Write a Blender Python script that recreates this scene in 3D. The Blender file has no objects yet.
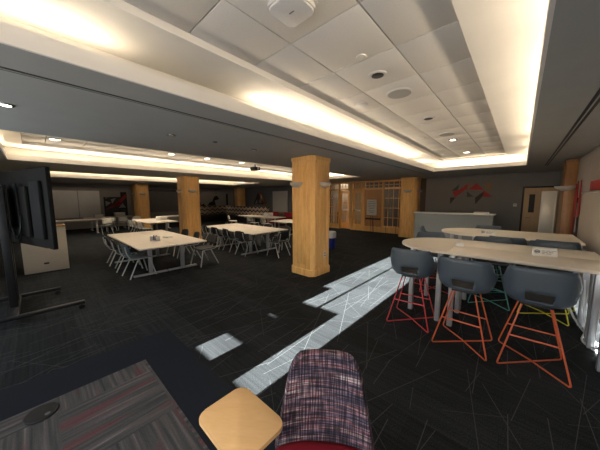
import bpy, bmesh, math, random
from mathutils import Vector, Matrix
random.seed(7)
PI = math.pi
sc = bpy.context.scene
C = sc.collection
R = math.radians

# ------------------------------------------------------------------ materials
def mat(name, col, rough=.6, metal=0., spec=.5, emit=None, es=1., trans=0., ior=1.45, bump=0., bscale=60.):
    m = bpy.data.materials.new(name); m.use_nodes = True
    nt = m.node_tree; b = nt.nodes['Principled BSDF']
    b.inputs['Base Color'].default_value = (*col, 1)
    b.inputs['Roughness'].default_value = rough
    b.inputs['Metallic'].default_value = metal
    b.inputs['Specular IOR Level'].default_value = spec
    b.inputs['Transmission Weight'].default_value = trans
    b.inputs['IOR'].default_value = ior
    if emit:
        b.inputs['Emission Color'].default_value = (*emit, 1); b.inputs['Emission Strength'].default_value = es
    tc = nt.nodes.new('ShaderNodeTexCoord'); nz = nt.nodes.new('ShaderNodeTexNoise')
    nz.inputs['Scale'].default_value = bscale; nz.inputs['Detail'].default_value = 3
    nt.links.new(tc.outputs['Object'], nz.inputs['Vector'])
    mx = nt.nodes.new('ShaderNodeMixRGB'); mx.blend_type = 'MULTIPLY'; mx.inputs[0].default_value = .12
    mx.inputs[1].default_value = (*col, 1); nt.links.new(nz.outputs['Fac'], mx.inputs[2])
    if not trans: nt.links.new(mx.outputs[0], b.inputs['Base Color'])
    if bump:
        bp = nt.nodes.new('ShaderNodeBump'); bp.inputs['Strength'].default_value = bump; bp.inputs['Distance'].default_value = .004
        nt.links.new(nz.outputs['Fac'], bp.inputs['Height']); nt.links.new(bp.outputs[0], b.inputs['Normal'])
    return m

def ramp(nt, stops, interp='LINEAR'):
    r = nt.nodes.new('ShaderNodeValToRGB'); cr = r.color_ramp; cr.interpolation = interp
    while len(cr.elements) < len(stops): cr.elements.new(.5)
    for e, (p, c) in zip(cr.elements, stops): e.position = p; e.color = (*c, 1)
    return r

def wood(name, c1, c2, scale=(14, 14, 1.2), rough=.42, planks=None):
    m = bpy.data.materials.new(name); m.use_nodes = True
    nt = m.node_tree; b = nt.nodes['Principled BSDF']; L = nt.links.new
    tc = nt.nodes.new('ShaderNodeTexCoord'); mp = nt.nodes.new('ShaderNodeMapping'); mp.inputs['Scale'].default_value = scale
    L(tc.outputs['Object'], mp.inputs['Vector'])
    n1 = nt.nodes.new('ShaderNodeTexNoise'); n1.inputs['Scale'].default_value = 1.6; n1.inputs['Detail'].default_value = 5; n1.inputs['Distortion'].default_value = .7
    n2 = nt.nodes.new('ShaderNodeTexNoise'); n2.inputs['Scale'].default_value = 9; n2.inputs['Detail'].default_value = 4
    L(mp.outputs[0], n1.inputs['Vector']); L(mp.outputs[0], n2.inputs['Vector'])
    mx = nt.nodes.new('ShaderNodeMixRGB'); mx.inputs[0].default_value = .4
    L(n1.outputs['Fac'], mx.inputs[1]); L(n2.outputs['Fac'], mx.inputs[2])
    r = ramp(nt, [(.32, c1), (.68, c2)]); L(mx.outputs[0], r.inputs[0])
    out = r.outputs[0]
    if planks:
        br = nt.nodes.new('ShaderNodeTexBrick'); br.inputs['Scale'].default_value = 1
        br.inputs['Brick Width'].default_value = planks[0]; br.inputs['Row Height'].default_value = planks[1]; br.inputs['Mortar Size'].default_value = .003
        br.inputs['Color1'].default_value = (1, 1, 1, 1); br.inputs['Color2'].default_value = (.7, .7, .7, 1); br.inputs['Mortar'].default_value = (.3, .3, .3, 1)
        L(tc.outputs['Object'], br.inputs['Vector'])
        m2 = nt.nodes.new('ShaderNodeMixRGB'); m2.blend_type = 'MULTIPLY'; m2.inputs[0].default_value = 1
        L(out, m2.inputs[1]); L(br.outputs['Color'], m2.inputs[2]); out = m2.outputs[0]
    L(out, b.inputs['Base Color']); b.inputs['Roughness'].default_value = rough
    return m

def carpet_mat():
    m = bpy.data.materials.new('carpet'); m.use_nodes = True
    nt = m.node_tree; b = nt.nodes['Principled BSDF']; L = nt.links.new
    tc = nt.nodes.new('ShaderNodeTexCoord')
    base = nt.nodes.new('ShaderNodeTexNoise'); base.inputs['Scale'].default_value = 150; base.inputs['Detail'].default_value = 2
    L(tc.outputs['Object'], base.inputs['Vector'])
    r = ramp(nt, [(.3, (.007, .008, .009)), (.68, (.040, .043, .046))]); L(base.outputs['Fac'], r.inputs[0])
    # plank shading: long narrow carpet planks of slightly different darkness
    br = nt.nodes.new('ShaderNodeTexBrick'); br.inputs['Scale'].default_value = 1
    br.inputs['Brick Width'].default_value = 1.0; br.inputs['Row Height'].default_value = .25; br.inputs['Mortar Size'].default_value = .002
    br.inputs['Color1'].default_value = (1, 1, 1, 1); br.inputs['Color2'].default_value = (.62, .62, .62, 1); br.inputs['Mortar'].default_value = (.6, .6, .6, 1)
    mp = nt.nodes.new('ShaderNodeMapping'); L(tc.outputs['Object'], mp.inputs['Vector']); L(mp.outputs[0], br.inputs['Vector'])
    mu = nt.nodes.new('ShaderNodeMixRGB'); mu.blend_type = 'MULTIPLY'; mu.inputs[0].default_value = 1
    L(r.outputs[0], mu.inputs[1]); L(br.outputs['Color'], mu.inputs[2])
    # streaks along the planks
    st = nt.nodes.new('ShaderNodeTexNoise'); st.inputs['Scale'].default_value = 1; st.inputs['Detail'].default_value = 3
    mps = nt.nodes.new('ShaderNodeMapping'); mps.inputs['Scale'].default_value = (1.6, 45, 1); L(tc.outputs['Object'], mps.inputs['Vector']); L(mps.outputs[0], st.inputs['Vector'])
    sr = ramp(nt, [(.35, (.75, .75, .75)), (.7, (1.35, 1.35, 1.35))]); L(st.outputs['Fac'], sr.inputs[0])
    ms = nt.nodes.new('ShaderNodeMixRGB'); ms.blend_type = 'MULTIPLY'; ms.inputs[0].default_value = .8
    L(mu.outputs[0], ms.inputs[1]); L(sr.outputs[0], ms.inputs[2]); out = ms.outputs[0]
    # thin pale threads crossing at several angles, each broken into segments
    acc = None
    for k, (ang, sp, th) in enumerate([(64, 3.1, .012), (113, 2.6, .011), (88, 4.5, .013), (35, 1.5, .007), (146, 1.6, .007), (78, 2.4, .010), (100, 3.3, .010)]):
        mp = nt.nodes.new('ShaderNodeMapping'); mp.inputs['Rotation'].default_value = (0, 0, R(ang)); mp.inputs['Location'].default_value = (k * .37, k * .61, 0)
        L(tc.outputs['Object'], mp.inputs['Vector'])
        sx = nt.nodes.new('ShaderNodeSeparateXYZ'); L(mp.outputs[0], sx.inputs[0])
        a = nt.nodes.new('ShaderNodeMath'); a.operation = 'MULTIPLY'; a.inputs[1].default_value = sp; L(sx.outputs['Y'], a.inputs[0])
        fr = nt.nodes.new('ShaderNodeMath'); fr.operation = 'FRACT'; L(a.outputs[0], fr.inputs[0])
        lt = nt.nodes.new('ShaderNodeMath'); lt.operation = 'LESS_THAN'; lt.inputs[1].default_value = th * .42 * sp; L(fr.outputs[0], lt.inputs[0])
        fl = nt.nodes.new('ShaderNodeMath'); fl.operation = 'FLOOR'; L(a.outputs[0], fl.inputs[0])
        cb = nt.nodes.new('ShaderNodeCombineXYZ'); sxm = nt.nodes.new('ShaderNodeMath'); sxm.operation = 'MULTIPLY'; sxm.inputs[1].default_value = .9
        L(sx.outputs['X'], sxm.inputs[0]); L(sxm.outputs[0], cb.inputs['X'])
        fm = nt.nodes.new('ShaderNodeMath'); fm.operation = 'MULTIPLY'; fm.inputs[1].default_value = 7.3; L(fl.outputs[0], fm.inputs[0]); L(fm.outputs[0], cb.inputs['Y'])
        nz = nt.nodes.new('ShaderNodeTexNoise'); nz.inputs['Scale'].default_value = 1; nz.inputs['Detail'].default_value = 1; L(cb.outputs[0], nz.inputs['Vector'])
        gt = nt.nodes.new('ShaderNodeMath'); gt.operation = 'GREATER_THAN'; gt.inputs[1].default_value = .5; L(nz.outputs['Fac'], gt.inputs[0])
        mm = nt.nodes.new('ShaderNodeMath'); mm.operation = 'MULTIPLY'; L(lt.outputs[0], mm.inputs[0]); L(gt.outputs[0], mm.inputs[1])
        if acc is None: acc = mm.outputs[0]
        else:
            mxm = nt.nodes.new('ShaderNodeMath'); mxm.operation = 'MAXIMUM'; L(acc, mxm.inputs[0]); L(mm.outputs[0], mxm.inputs[1]); acc = mxm.outputs[0]
    fin = nt.nodes.new('ShaderNodeMixRGB'); fin.inputs[2].default_value = (.16, .165, .165, 1)
    sc_ = nt.nodes.new('ShaderNodeMath'); sc_.operation = 'MULTIPLY'; sc_.inputs[1].default_value = .38; L(acc, sc_.inputs[0])
    L(sc_.outputs[0], fin.inputs[0]); L(out, fin.inputs[1]); L(fin.outputs[0], b.inputs['Base Color'])
    b.inputs['Roughness'].default_value = .95; b.inputs['Specular IOR Level'].default_value = .12
    bp = nt.nodes.new('ShaderNodeBump'); bp.inputs['Strength'].default_value = .5; bp.inputs['Distance'].default_value = .004
    L(base.outputs['Fac'], bp.inputs['Height']); L(bp.outputs[0], b.inputs['Normal'])
    return m

def inset_carpet_mat():
    m = bpy.data.materials.new('striped_carpet'); m.use_nodes = True
    nt = m.node_tree; b = nt.nodes['Principled BSDF']; L = nt.links.new
    tc = nt.nodes.new('ShaderNodeTexCoord')
    ck = nt.nodes.new('ShaderNodeTexChecker'); ck.inputs['Scale'].default_value = 1 / .61; ck.inputs['Color1'].default_value = (0, 0, 0, 1); ck.inputs['Color2'].default_value = (1, 1, 1, 1)
    off = nt.nodes.new('ShaderNodeMapping'); off.inputs['Location'].default_value = (.02, .0, .3); L(tc.outputs['Object'], off.inputs['Vector']); L(off.outputs[0], ck.inputs['Vector'])
    outs = []
    for k, s in enumerate([(1.3, 34, 1), (34, 1.3, 1)]):
        mp = nt.nodes.new('ShaderNodeMapping'); mp.inputs['Scale'].default_value = s; L(tc.outputs['Object'], mp.inputs['Vector'])
        n = nt.nodes.new('ShaderNodeTexNoise'); n.inputs['Scale'].default_value = 1; n.inputs['Detail'].default_value = 3; L(mp.outputs[0], n.inputs['Vector'])
        r = ramp(nt, [(.3, (.05, .055, .06)), (.47, (.085, .085, .087)), (.6, (.12, .112, .11)), (.74, (.22, .205, .20))]); L(n.outputs['Fac'], r.inputs[0])
        mp2 = nt.nodes.new('ShaderNodeMapping'); mp2.inputs['Scale'].default_value = (s[0] * .35 + 1.2, s[1] * .35 + 1.2, 1); mp2.inputs['Location'].default_value = (3.4, 1.7, 0); L(tc.outputs['Object'], mp2.inputs['Vector'])
        n2 = nt.nodes.new('ShaderNodeTexNoise'); n2.inputs['Scale'].default_value = .8; n2.inputs['Detail'].default_value = 0; L(mp2.outputs[0], n2.inputs['Vector'])
        r2 = ramp(nt, [(.60, (0, 0, 0)), (.74, (.6, .6, .6))]); L(n2.outputs['Fac'], r2.inputs[0])
        mx = nt.nodes.new('ShaderNodeMixRGB'); mx.inputs[2].default_value = (.17, .05, .06, 1); L(r2.outputs[0], mx.inputs[0]); L(r.outputs[0], mx.inputs[1])
        outs.append(mx.outputs[0])
    mx = nt.nodes.new('ShaderNodeMixRGB'); L(ck.outputs['Color'], mx.inputs[0]); L(outs[0], mx.inputs[1]); L(outs[1], mx.inputs[2])
    f = nt.nodes.new('ShaderNodeTexNoise'); f.inputs['Scale'].default_value = 300; L(tc.outputs['Object'], f.inputs['Vector'])
    fr = ramp(nt, [(.3, (.6, .6, .6)), (.7, (1.2, 1.2, 1.2))]); L(f.outputs['Fac'], fr.inputs[0])
    mu = nt.nodes.new('ShaderNodeMixRGB'); mu.blend_type = 'MULTIPLY'; mu.inputs[0].default_value = 1; L(mx.outputs[0], mu.inputs[1]); L(fr.outputs[0], mu.inputs[2])
    L(mu.outputs[0], b.inputs['Base Color']); b.inputs['Roughness'].default_value = .95; b.inputs['Specular IOR Level'].default_value = .1
    return m

def tweed_mat():
    m = bpy.data.materials.new('woven_tweed'); m.use_nodes = True
    nt = m.node_tree; b = nt.nodes['Principled BSDF']; L = nt.links.new
    tc = nt.nodes.new('ShaderNodeTexCoord')
    # broad horizontal bands
    def noise(scale, s=1., det=2, loc=(0, 0, 0)):
        mp = nt.nodes.new('ShaderNodeMapping'); mp.inputs['Scale'].default_value = scale; mp.inputs['Location'].default_value = loc; L(tc.outputs['Object'], mp.inputs['Vector'])
        n = nt.nodes.new('ShaderNodeTexNoise'); n.inputs['Scale'].default_value = s; n.inputs['Detail'].default_value = det; L(mp.outputs[0], n.inputs['Vector']); return n.outputs['Fac']
    band = ramp(nt, [(.35, (.045, .042, .065)), (.47, (.115, .095, .12)), (.56, (.17, .085, .09)), (.66, (.32, .30, .30))]); L(noise((3, 3, 46), loc=(1, 2, 5.3)), band.inputs[0])
    warp = ramp(nt, [(.40, (.05, .05, .07)), (.5, (.5, .48, .5)), (.60, (1.9, 1.8, 1.8))]); L(noise((150, 1, 9), det=1), warp.inputs[0])
    weft = ramp(nt, [(.40, (.12, .11, .13)), (.5, (.7, .67, .7)), (.60, (1.8, 1.65, 1.65))]); L(noise((9, 1, 170), det=1, loc=(4, 0, 1)), weft.inputs[0])
    m1 = nt.nodes.new('ShaderNodeMixRGB'); m1.blend_type = 'MULTIPLY'; m1.inputs[0].default_value = .75; L(band.outputs[0], m1.inputs[1]); L(warp.outputs[0], m1.inputs[2])
    m2 = nt.nodes.new('ShaderNodeMixRGB'); m2.blend_type = 'MULTIPLY'; m2.inputs[0].default_value = .7; L(m1.outputs[0], m2.inputs[1]); L(weft.outputs[0], m2.inputs[2])
    m3 = nt.nodes.new('ShaderNodeMixRGB'); m3.blend_type = 'ADD'; m3.inputs[0].default_value = .8; m3.inputs[2].default_value = (.018, .016, .02, 1); L(m2.outputs[0], m3.inputs[1])
    L(m3.outputs[0], b.inputs['Base Color']); b.inputs['Roughness'].default_value = .9; b.inputs['Specular IOR Level'].default_value = .15
    return m

def chevron_mat():
    m = bpy.data.materials.new('patterned_upholstery'); m.use_nodes = True
    nt = m.node_tree; b = nt.nodes['Principled BSDF']; L = nt.links.new
    tc = nt.nodes.new('ShaderNodeTexCoord'); sx = nt.nodes.new('ShaderNodeSeparateXYZ'); L(tc.outputs['Object'], sx.inputs[0])
    def M(op, a, bb):
        n = nt.nodes.new('ShaderNodeMath'); n.operation = op
        for i, v in enumerate((a, bb)):
            if v is None: continue
            if isinstance(v, (int, float)): n.inputs[i].default_value = v
            else: L(v, n.inputs[i])
        return n.outputs[0]
    s = M('ADD', sx.outputs['X'], sx.outputs['Y'])
    zig = M('PINGPONG', M('MULTIPLY', s, 2.4), .5)
    v = M('FRACT', M('ADD', M('MULTIPLY', sx.outputs['Z'], 3.6), zig), None)
    r = ramp(nt, [(0, (.10, .075, .06)), (.3, (.85, .7, .56)), (.48, (.2, .09, .06)), (.62, (.75, .62, .5)), (.85, (.05, .045, .05))], 'CONSTANT'); L(v, r.inputs[0])
    L(r.outputs[0], b.inputs['Base Color']); b.inputs['Roughness'].default_value = .9
    return m

M = {}
M['ceil'] = mat('soffit_paint', (.42, .42, .395), .9, bscale=4, bump=.05)
M['white_ceil'] = mat('cove_paint', (.88, .84, .77), .85, bscale=3)
M['tile'] = mat('ceiling_panel', (.78, .74, .68), .85, bscale=90, bump=.1)
M['grille'] = mat('speaker_grille', (.42, .40, .37), .7, bscale=400)
M['gap'] = mat('shadow_gap', (.05, .045, .04), .9)
M['trimlight'] = mat('panel_edge_metal', (.75, .72, .66), .4, .3)
M['black'] = mat('black_plastic', (.012, .012, .013), .5)
M['blackm'] = mat('black_powder_coat', (.018, .018, .02), .4, .2)
M['wall'] = mat('grey_wall_paint', (.19, .195, .205), .9, bscale=3, bump=.04)
M['wallw'] = mat('warm_wall_paint', (.38, .35, .32), .9, bscale=3, bump=.04)
M['carpet'] = carpet_mat()
M['border'] = mat('plain_dark_carpet', (.020, .023, .031), .95, spec=.1, bscale=300, bump=.5)
M['inset'] = inset_carpet_mat()
M['oak'] = wood('honey_oak', (.66, .34, .09), (.92, .56, .21))
M['oakd'] = wood('darker_oak', (.22, .10, .035), (.36, .18, .065))
M['maple'] = wood('maple_laminate', (.84, .50, .21), (.92, .58, .27), scale=(3, 12, 3), rough=.35)
M['doorw'] = wood('pale_oak_door', (.36, .235, .115), (.46, .31, .16), scale=(10, 10, 1))
M['woodfloor'] = wood('hallway_wood_floor', (.42, .20, .07), (.60, .33, .12), scale=(2, 14, 2), planks=(1.2, .12))
M['top'] = mat('cream_laminate', (.84, .75, .64), .42, bscale=8)
M['topedge'] = mat('grey_table_edge', (.28, .27, .26), .5)
M['steel'] = mat('silver_painted_steel', (.42, .42, .44), .35, .35)
M['chrome'] = mat('brushed_steel', (.7, .7, .7), .25, 1.)
M['blueshell'] = mat('slate_blue_shell', (.060, .082, .11), .42, bscale=200)
M['darkshell'] = mat('charcoal_shell', (.014, .015, .017), .5)
M['bluechair'] = mat('steel_blue_shell', (.10, .14, .18), .45)
M['whiteshell'] = mat('off_white_shell', (.80, .76, .70), .5)
M['legwhite'] = mat('pale_grey_leg', (.50, .50, .49), .4, .2)
M['orange'] = mat('orange_wire', (.62, .12, .045), .35)
M['red'] = mat('crimson_wire', (.50, .045, .055), .35)
M['yellow'] = mat('yellow_wire', (.68, .62, .05), .35)
M['teal'] = mat('teal_wire', (.08, .30, .27), .35)
M['pad'] = mat('dark_seat_pad', (.045, .042, .045), .85, bscale=200, bump=.4)
M['redseat'] = mat('red_upholstery', (.32, .008, .022), .75, bscale=300, bump=.3)
M['tweed'] = tweed_mat()
M['chev'] = chevron_mat()
M['greydesk'] = mat('blue_grey_panel', (.20, .215, .22), .6, bscale=80)
M['greytop'] = mat('light_grey_counter', (.55, .54, .52), .4)
M['beige'] = mat('beige_laminate', (.42, .365, .29), .55, bscale=20)
M['wbd'] = mat('whiteboard_surface', (.80, .78, .78), .3, bscale=2)
M['wbd2'] = mat('white_glass_board', (.66, .62, .56), .25, bscale=2)
M['white'] = mat('white_plastic', (.72, .70, .67), .45)
M['sconce'] = mat('frosted_sconce_glass', (.50, .46, .42), .4)
M['artred'] = mat('art_red', (.36, .02, .02), .6)
M['artblk'] = mat('art_black', (.012, .012, .014), .6)
M['arttan'] = mat('art_tan', (.26, .15, .085), .6)
M['artgrn'] = mat('art_dark_green', (.03, .045, .038), .6)
M['artgry'] = mat('art_grey', (.30, .27, .25), .6)
M['screen'] = mat('projection_cloth', (.17, .16, .15), .85)
M['tvback'] = mat('display_back', (.012, .0115, .010), .8, spec=.2)
M['tvmetal'] = mat('display_metal', (.014, .014, .014), .8, .0, .2)
M['blue'] = mat('blue_plastic', (.015, .03, .28), .45)
M['bag'] = mat('white_bin_liner', (.75, .76, .78), .5)
M['cable'] = mat('white_cable', (.75, .75, .75), .5)
M['purple'] = mat('violet_paint', (.16, .10, .20), .7)
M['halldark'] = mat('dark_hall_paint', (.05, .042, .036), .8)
M['panel'] = wood('orange_oak_panel', (.42, .17, .05), (.60, .29, .10))
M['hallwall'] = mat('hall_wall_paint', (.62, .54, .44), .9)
M['shade'] = mat('roller_shade', (.5, .5, .48), .9)
M['glassdark'] = mat('door_glass', (.9, .92, .92), .05, trans=1., ior=1.02)
M['soil'] = mat('ink_grey', (.12, .12, .13), .7)
lampglow = mat('lamp_glass_lit', (.9, .85, .75), .4, emit=(1, .88, .7), es=6)
M['lamp'] = lampglow

# ------------------------------------------------------------------ mesh builder
class B:
    def __init__(s): s.bm = bmesh.new(); s.T = Matrix()
    def _v(s, p): return s.bm.verts.new(s.T @ Vector(p))
    def box(s, x0, y0, z0, x1, y1, z1, bev=0):
        v = [s._v((x, y, z)) for x in (x0, x1) for y in (y0, y1) for z in (z0, z1)]
        fs = []
        for q in ((0, 1, 3, 2), (4, 6, 7, 5), (0, 4, 5, 1), (2, 3, 7, 6), (0, 2, 6, 4), (1, 5, 7, 3)):
            fs.append(s.bm.faces.new([v[i] for i in q]))
        if bev:
            es = list({e for f in fs for e in f.edges})
            bmesh.ops.bevel(s.bm, geom=es, offset=bev, segments=2, affect='EDGES', profile=.5)
        return s
    def prism(s, poly, z0, z1, bev=0):
        a = [s._v((x, y, z0)) for x, y in poly]; b = [s._v((x, y, z1)) for x, y in poly]
        n = len(poly); top = s.bm.faces.new(b); s.bm.faces.new(a[::-1])
        for i in range(n): s.bm.faces.new((a[i], a[(i + 1) % n], b[(i + 1) % n], b[i]))
        if bev: bmesh.ops.bevel(s.bm, geom=list(top.edges), offset=bev, segments=2, affect='EDGES', profile=.5)
        return s
    def tube(s, pts, r, n=8, closed=False, bend=0.):
        pts = [Vector(p) for p in pts]
        if bend and len(pts) > 2:
            out = []; N = len(pts)
            for i, p in enumerate(pts):
                if not closed and i in (0, N - 1): out.append(p); continue
                a = pts[i - 1]; c = pts[(i + 1) % N]
                da = (a - p); dc = (c - p); k = min(bend, da.length * .45, dc.length * .45)
                p0 = p + da.normalized() * k; p1 = p + dc.normalized() * k
                for t in (0, .25, .5, .75, 1): out.append(p0 * (1 - t) ** 2 + p * 2 * t * (1 - t) + p1 * t * t)
            pts = out
        N = len(pts); rings = []; up = None
        for i, p in enumerate(pts):
            if closed: d = pts[(i + 1) % N] - pts[i - 1]
            else: d = pts[min(i + 1, N - 1)] - pts[max(i - 1, 0)]
            d.normalize()
            if up is None:
                up = Vector((0, 0, 1)) if abs(d.z) < .9 else Vector((1, 0, 0))
            x = d.cross(up)
            if x.length < 1e-4: x = d.cross(Vector((1, .3, .2)))
            x.normalize(); y = x.cross(d).normalized(); up = y
            rr = r[i] if isinstance(r, (list, tuple)) else r
            rings.append([s._v(p + x * math.cos(2 * PI * k / n) * rr + y * math.sin(2 * PI * k / n) * rr) for k in range(n)])
        for i in range(N if closed else N - 1):
            a, b = rings[i], rings[(i + 1) % N]
            for k in range(n): s.bm.faces.new((a[k], a[(k + 1) % n], b[(k + 1) % n], b[k]))
        if not closed: s.bm.faces.new(rings[0][::-1]); s.bm.faces.new(rings[-1])
        return s
    def lathe(s, prof, c=(0, 0, 0), n=24):
        rings = []
        for r, z in prof:
            rings.append([s._v((c[0] + math.cos(2 * PI * k / n) * r, c[1] + math.sin(2 * PI * k / n) * r, c[2] + z)) for k in range(n)])
        for a, b in zip(rings, rings[1:]):
            for k in range(n): s.bm.faces.new((a[k], a[(k + 1) % n], b[(k + 1) % n], b[k]))
        s.bm.faces.new(rings[0][::-1]); s.bm.faces.new(rings[-1])
        return s
    def poly(s, pts): s.bm.faces.new([s._v(p) for p in pts]); return s
    def build(s, name, m, parent=None, smooth=True, extra=None):
        if isinstance(m, str): m = M[m]
        bmesh.ops.recalc_face_normals(s.bm, faces=s.bm.faces)
        me = bpy.data.meshes.new(name)
        if smooth:
            for f in s.bm.faces: f.smooth = True
            for e in s.bm.edges:
                if len(e.link_faces) == 2 and e.calc_face_angle(0) > R(32): e.smooth = False
        s.bm.to_mesh(me); s.bm.free()
        o = bpy.data.objects.new(name, me); C.objects.link(o); me.materials.append(m)
        for x in (extra or []): me.materials.append(M[x])
        if parent: o.parent = parent
        return o
    def at(s, loc=(0, 0, 0), rz=0, rx=0):
        s.T = Matrix.Translation(loc) @ Matrix.Rotation(rz, 4, 'Z') @ Matrix.Rotation(rx, 4, 'X'); return s

def thing(name, label, cat, loc=(0, 0, 0), rz=0, group=None):
    o = bpy.data.objects.new(name, None); C.objects.link(o); o.empty_display_size = .1
    o.location = loc; o.rotation_euler = (0, 0, rz); o['label'] = label; o['category'] = cat
    if group: o['group'] = group
    return o
def tag(o, label, cat, group=None):
    o['label'] = label; o['category'] = cat
    if group: o['group'] = group
    return o
def struct(o): o['kind'] = 'structure'; return o
def dup(root, loc, rz, label, group=None):
    r = root.copy(); C.objects.link(r); r.location = loc; r.rotation_euler = (0, 0, rz); r['label'] = label
    if group: r['group'] = group
    for ch in list(root.children):
        c = ch.copy(); C.objects.link(c); c.parent = r
        for g in list(ch.children):
            d = g.copy(); C.objects.link(d); d.parent = c
    return r
def rrect(x0, y0, x1, y1, r, n=6):
    pts = []
    for cx, cy, a in ((x1 - r, y1 - r, 0), (x0 + r, y1 - r, 90), (x0 + r, y0 + r, 180), (x1 - r, y0 + r, 270)):
        for k in range(n + 1):
            t = R(a + 90 * k / n); pts.append((cx + r * math.cos(t), cy + r * math.sin(t)))
    return pts

# ------------------------------------------------------------------ camera
f = 242.
Yc = Vector((221.5, 27, -f)).normalized(); Xc = -Vector((-267, 25.5, -f)).normalized()
Zc = Xc.cross(Yc).normalized(); Xc = Yc.cross(Zc).normalized()
rot = Matrix((Xc, Yc, Zc))                                   # world <- camera
cam = bpy.data.cameras.new('camera'); co = bpy.data.objects.new('camera', cam); C.objects.link(co)
co.matrix_world = Matrix.Translation((0, 0, 1.6)) @ rot.to_4x4()
cam.sensor_width = 36; cam.lens = 36 * f / 600; cam.clip_start = .05; cam.clip_end = 200
sc.camera = co

# ------------------------------------------------------------------ the room
XL, XR, YB, YF, H = -17.6, .87, 11.2, -1.6, 2.44
struct(B().box(XL - .2, YF - .2, -.1, XR + .2, YB + .1, 0).build('floor', 'carpet'))
struct(B().box(-3.12, YF, 0, XR, 1.0, .003).build('floor_border', 'border')).name = 'floor_border'
struct(B().box(-2.67, YF, .003, XR, .63, .006).build('floor_inset', 'inset'))
# walls
struct(B().box(XL - .2, YF - .2, 0, XL, YB + .2, 3.2).build('wall_left', 'wallw'))
w = B(); w.box(XR, YF - .2, 0, XR + .2, YB + .2, 3.2); struct(w.build('wall_right', 'wallw'))
w = B(); w.box(XL - .2, YB, 0, -7.85, YB + .2, 3.2); w.box(-3.0, YB, 0, XR + .2, YB + .2, 3.2); w.box(-7.85, YB, H, -3.0, YB + .2, 3.2); struct(w.build('wall_back', 'wall'))
# window wall behind the camera: two tall openings
w = B(); w.box(XL - .2, YF - .2, 0, -2.60, YF, 3.2); w.box(-1.47, YF - .2, 0, .655, YF, 3.2)
w.box(-2.60, YF - .2, 0, -1.47, YF, .68); w.box(-2.60, YF - .2, 2.36, -1.47, YF, 3.2); w.box(.655, YF - .2, 0, XR, YF, .60); w.box(.655, YF - .2, 2.36, XR, YF, 3.2)
struct(w.build('wall_front', 'wallw'))
w = B()
w.box(-2.60, YF - .06, .68, -2.575, YF - .02, 2.36); w.box(-1.495, YF - .06, .68, -1.47, YF - .02, 2.36)
w.box(-2.13, YF - .06, .68, -2.085, YF - .02, 2.36); w.box(-2.60, YF - .06, .68, -1.47, YF - .02, .70); w.box(-2.60, YF - .06, 2.34, -1.47, YF - .02, 2.36)
struct(w.build('window_1', 'blackm'))
w = B(); w.box(.655, YF - .06, .60, .67, YF - .02, 2.36); w.box(.855, YF - .06, .60, .87, YF - .02, 2.36); struct(w.build('window_2', 'blackm'))

def soffit_cells(holes, x0, x1, y0, y1, z0, z1, b):
    xs = sorted({x0, x1, *[h[0] for h in holes], *[h[1] for h in holes]}); ys = sorted({y0, y1, *[h[2] for h in holes], *[h[3] for h in holes]})
    for xa, xb in zip(xs, xs[1:]):
        for ya, yb in zip(ys, ys[1:]):
            cx, cy = (xa + xb) / 2, (ya + yb) / 2
            if any(h[0] < cx < h[1] and h[2] < cy < h[3] for h in holes): continue
            b.box(xa, ya, z0, xb, yb, z1)
LIP = .36
coffers = [(-2.14, .05, -1.25, 8.62), (-8.05, -4.70, -.3, 8.7), (-13.0, -10.42, -.12, 8.3)]
slots = [(-2.56, -2.50, YF + .2, 9.2), (.385, .45, YF + .2, 9.1)]
b = B(); soffit_cells(coffers + slots, XL - .2, XR + .2, YF - .2, YB + .2, H, H + .03, b); struct(b.build('ceiling', 'ceil'))
b = B()
for s in slots: b.box(s[0], s[2], H - .001, s[1], s[3], H + .06)
struct(b.build('ceiling_slot_backing', 'black')).name = 'ceiling_slot'
b = B()
for s in slots:
    m_ = (s[0] + s[1]) / 2; b.box(m_ - .006, s[2] + .01, H - .005, m_ + .006, s[3] - .01, H - .001)
struct(b.build('ceiling_slot_blade', 'ceil')).name = 'ceiling_slot_blade'
struct(B().box(XL - .2, YF - .2, 3.2, XR + .2, YB + .2, 3.3).build('ceiling_deck', 'gap'))
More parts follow.
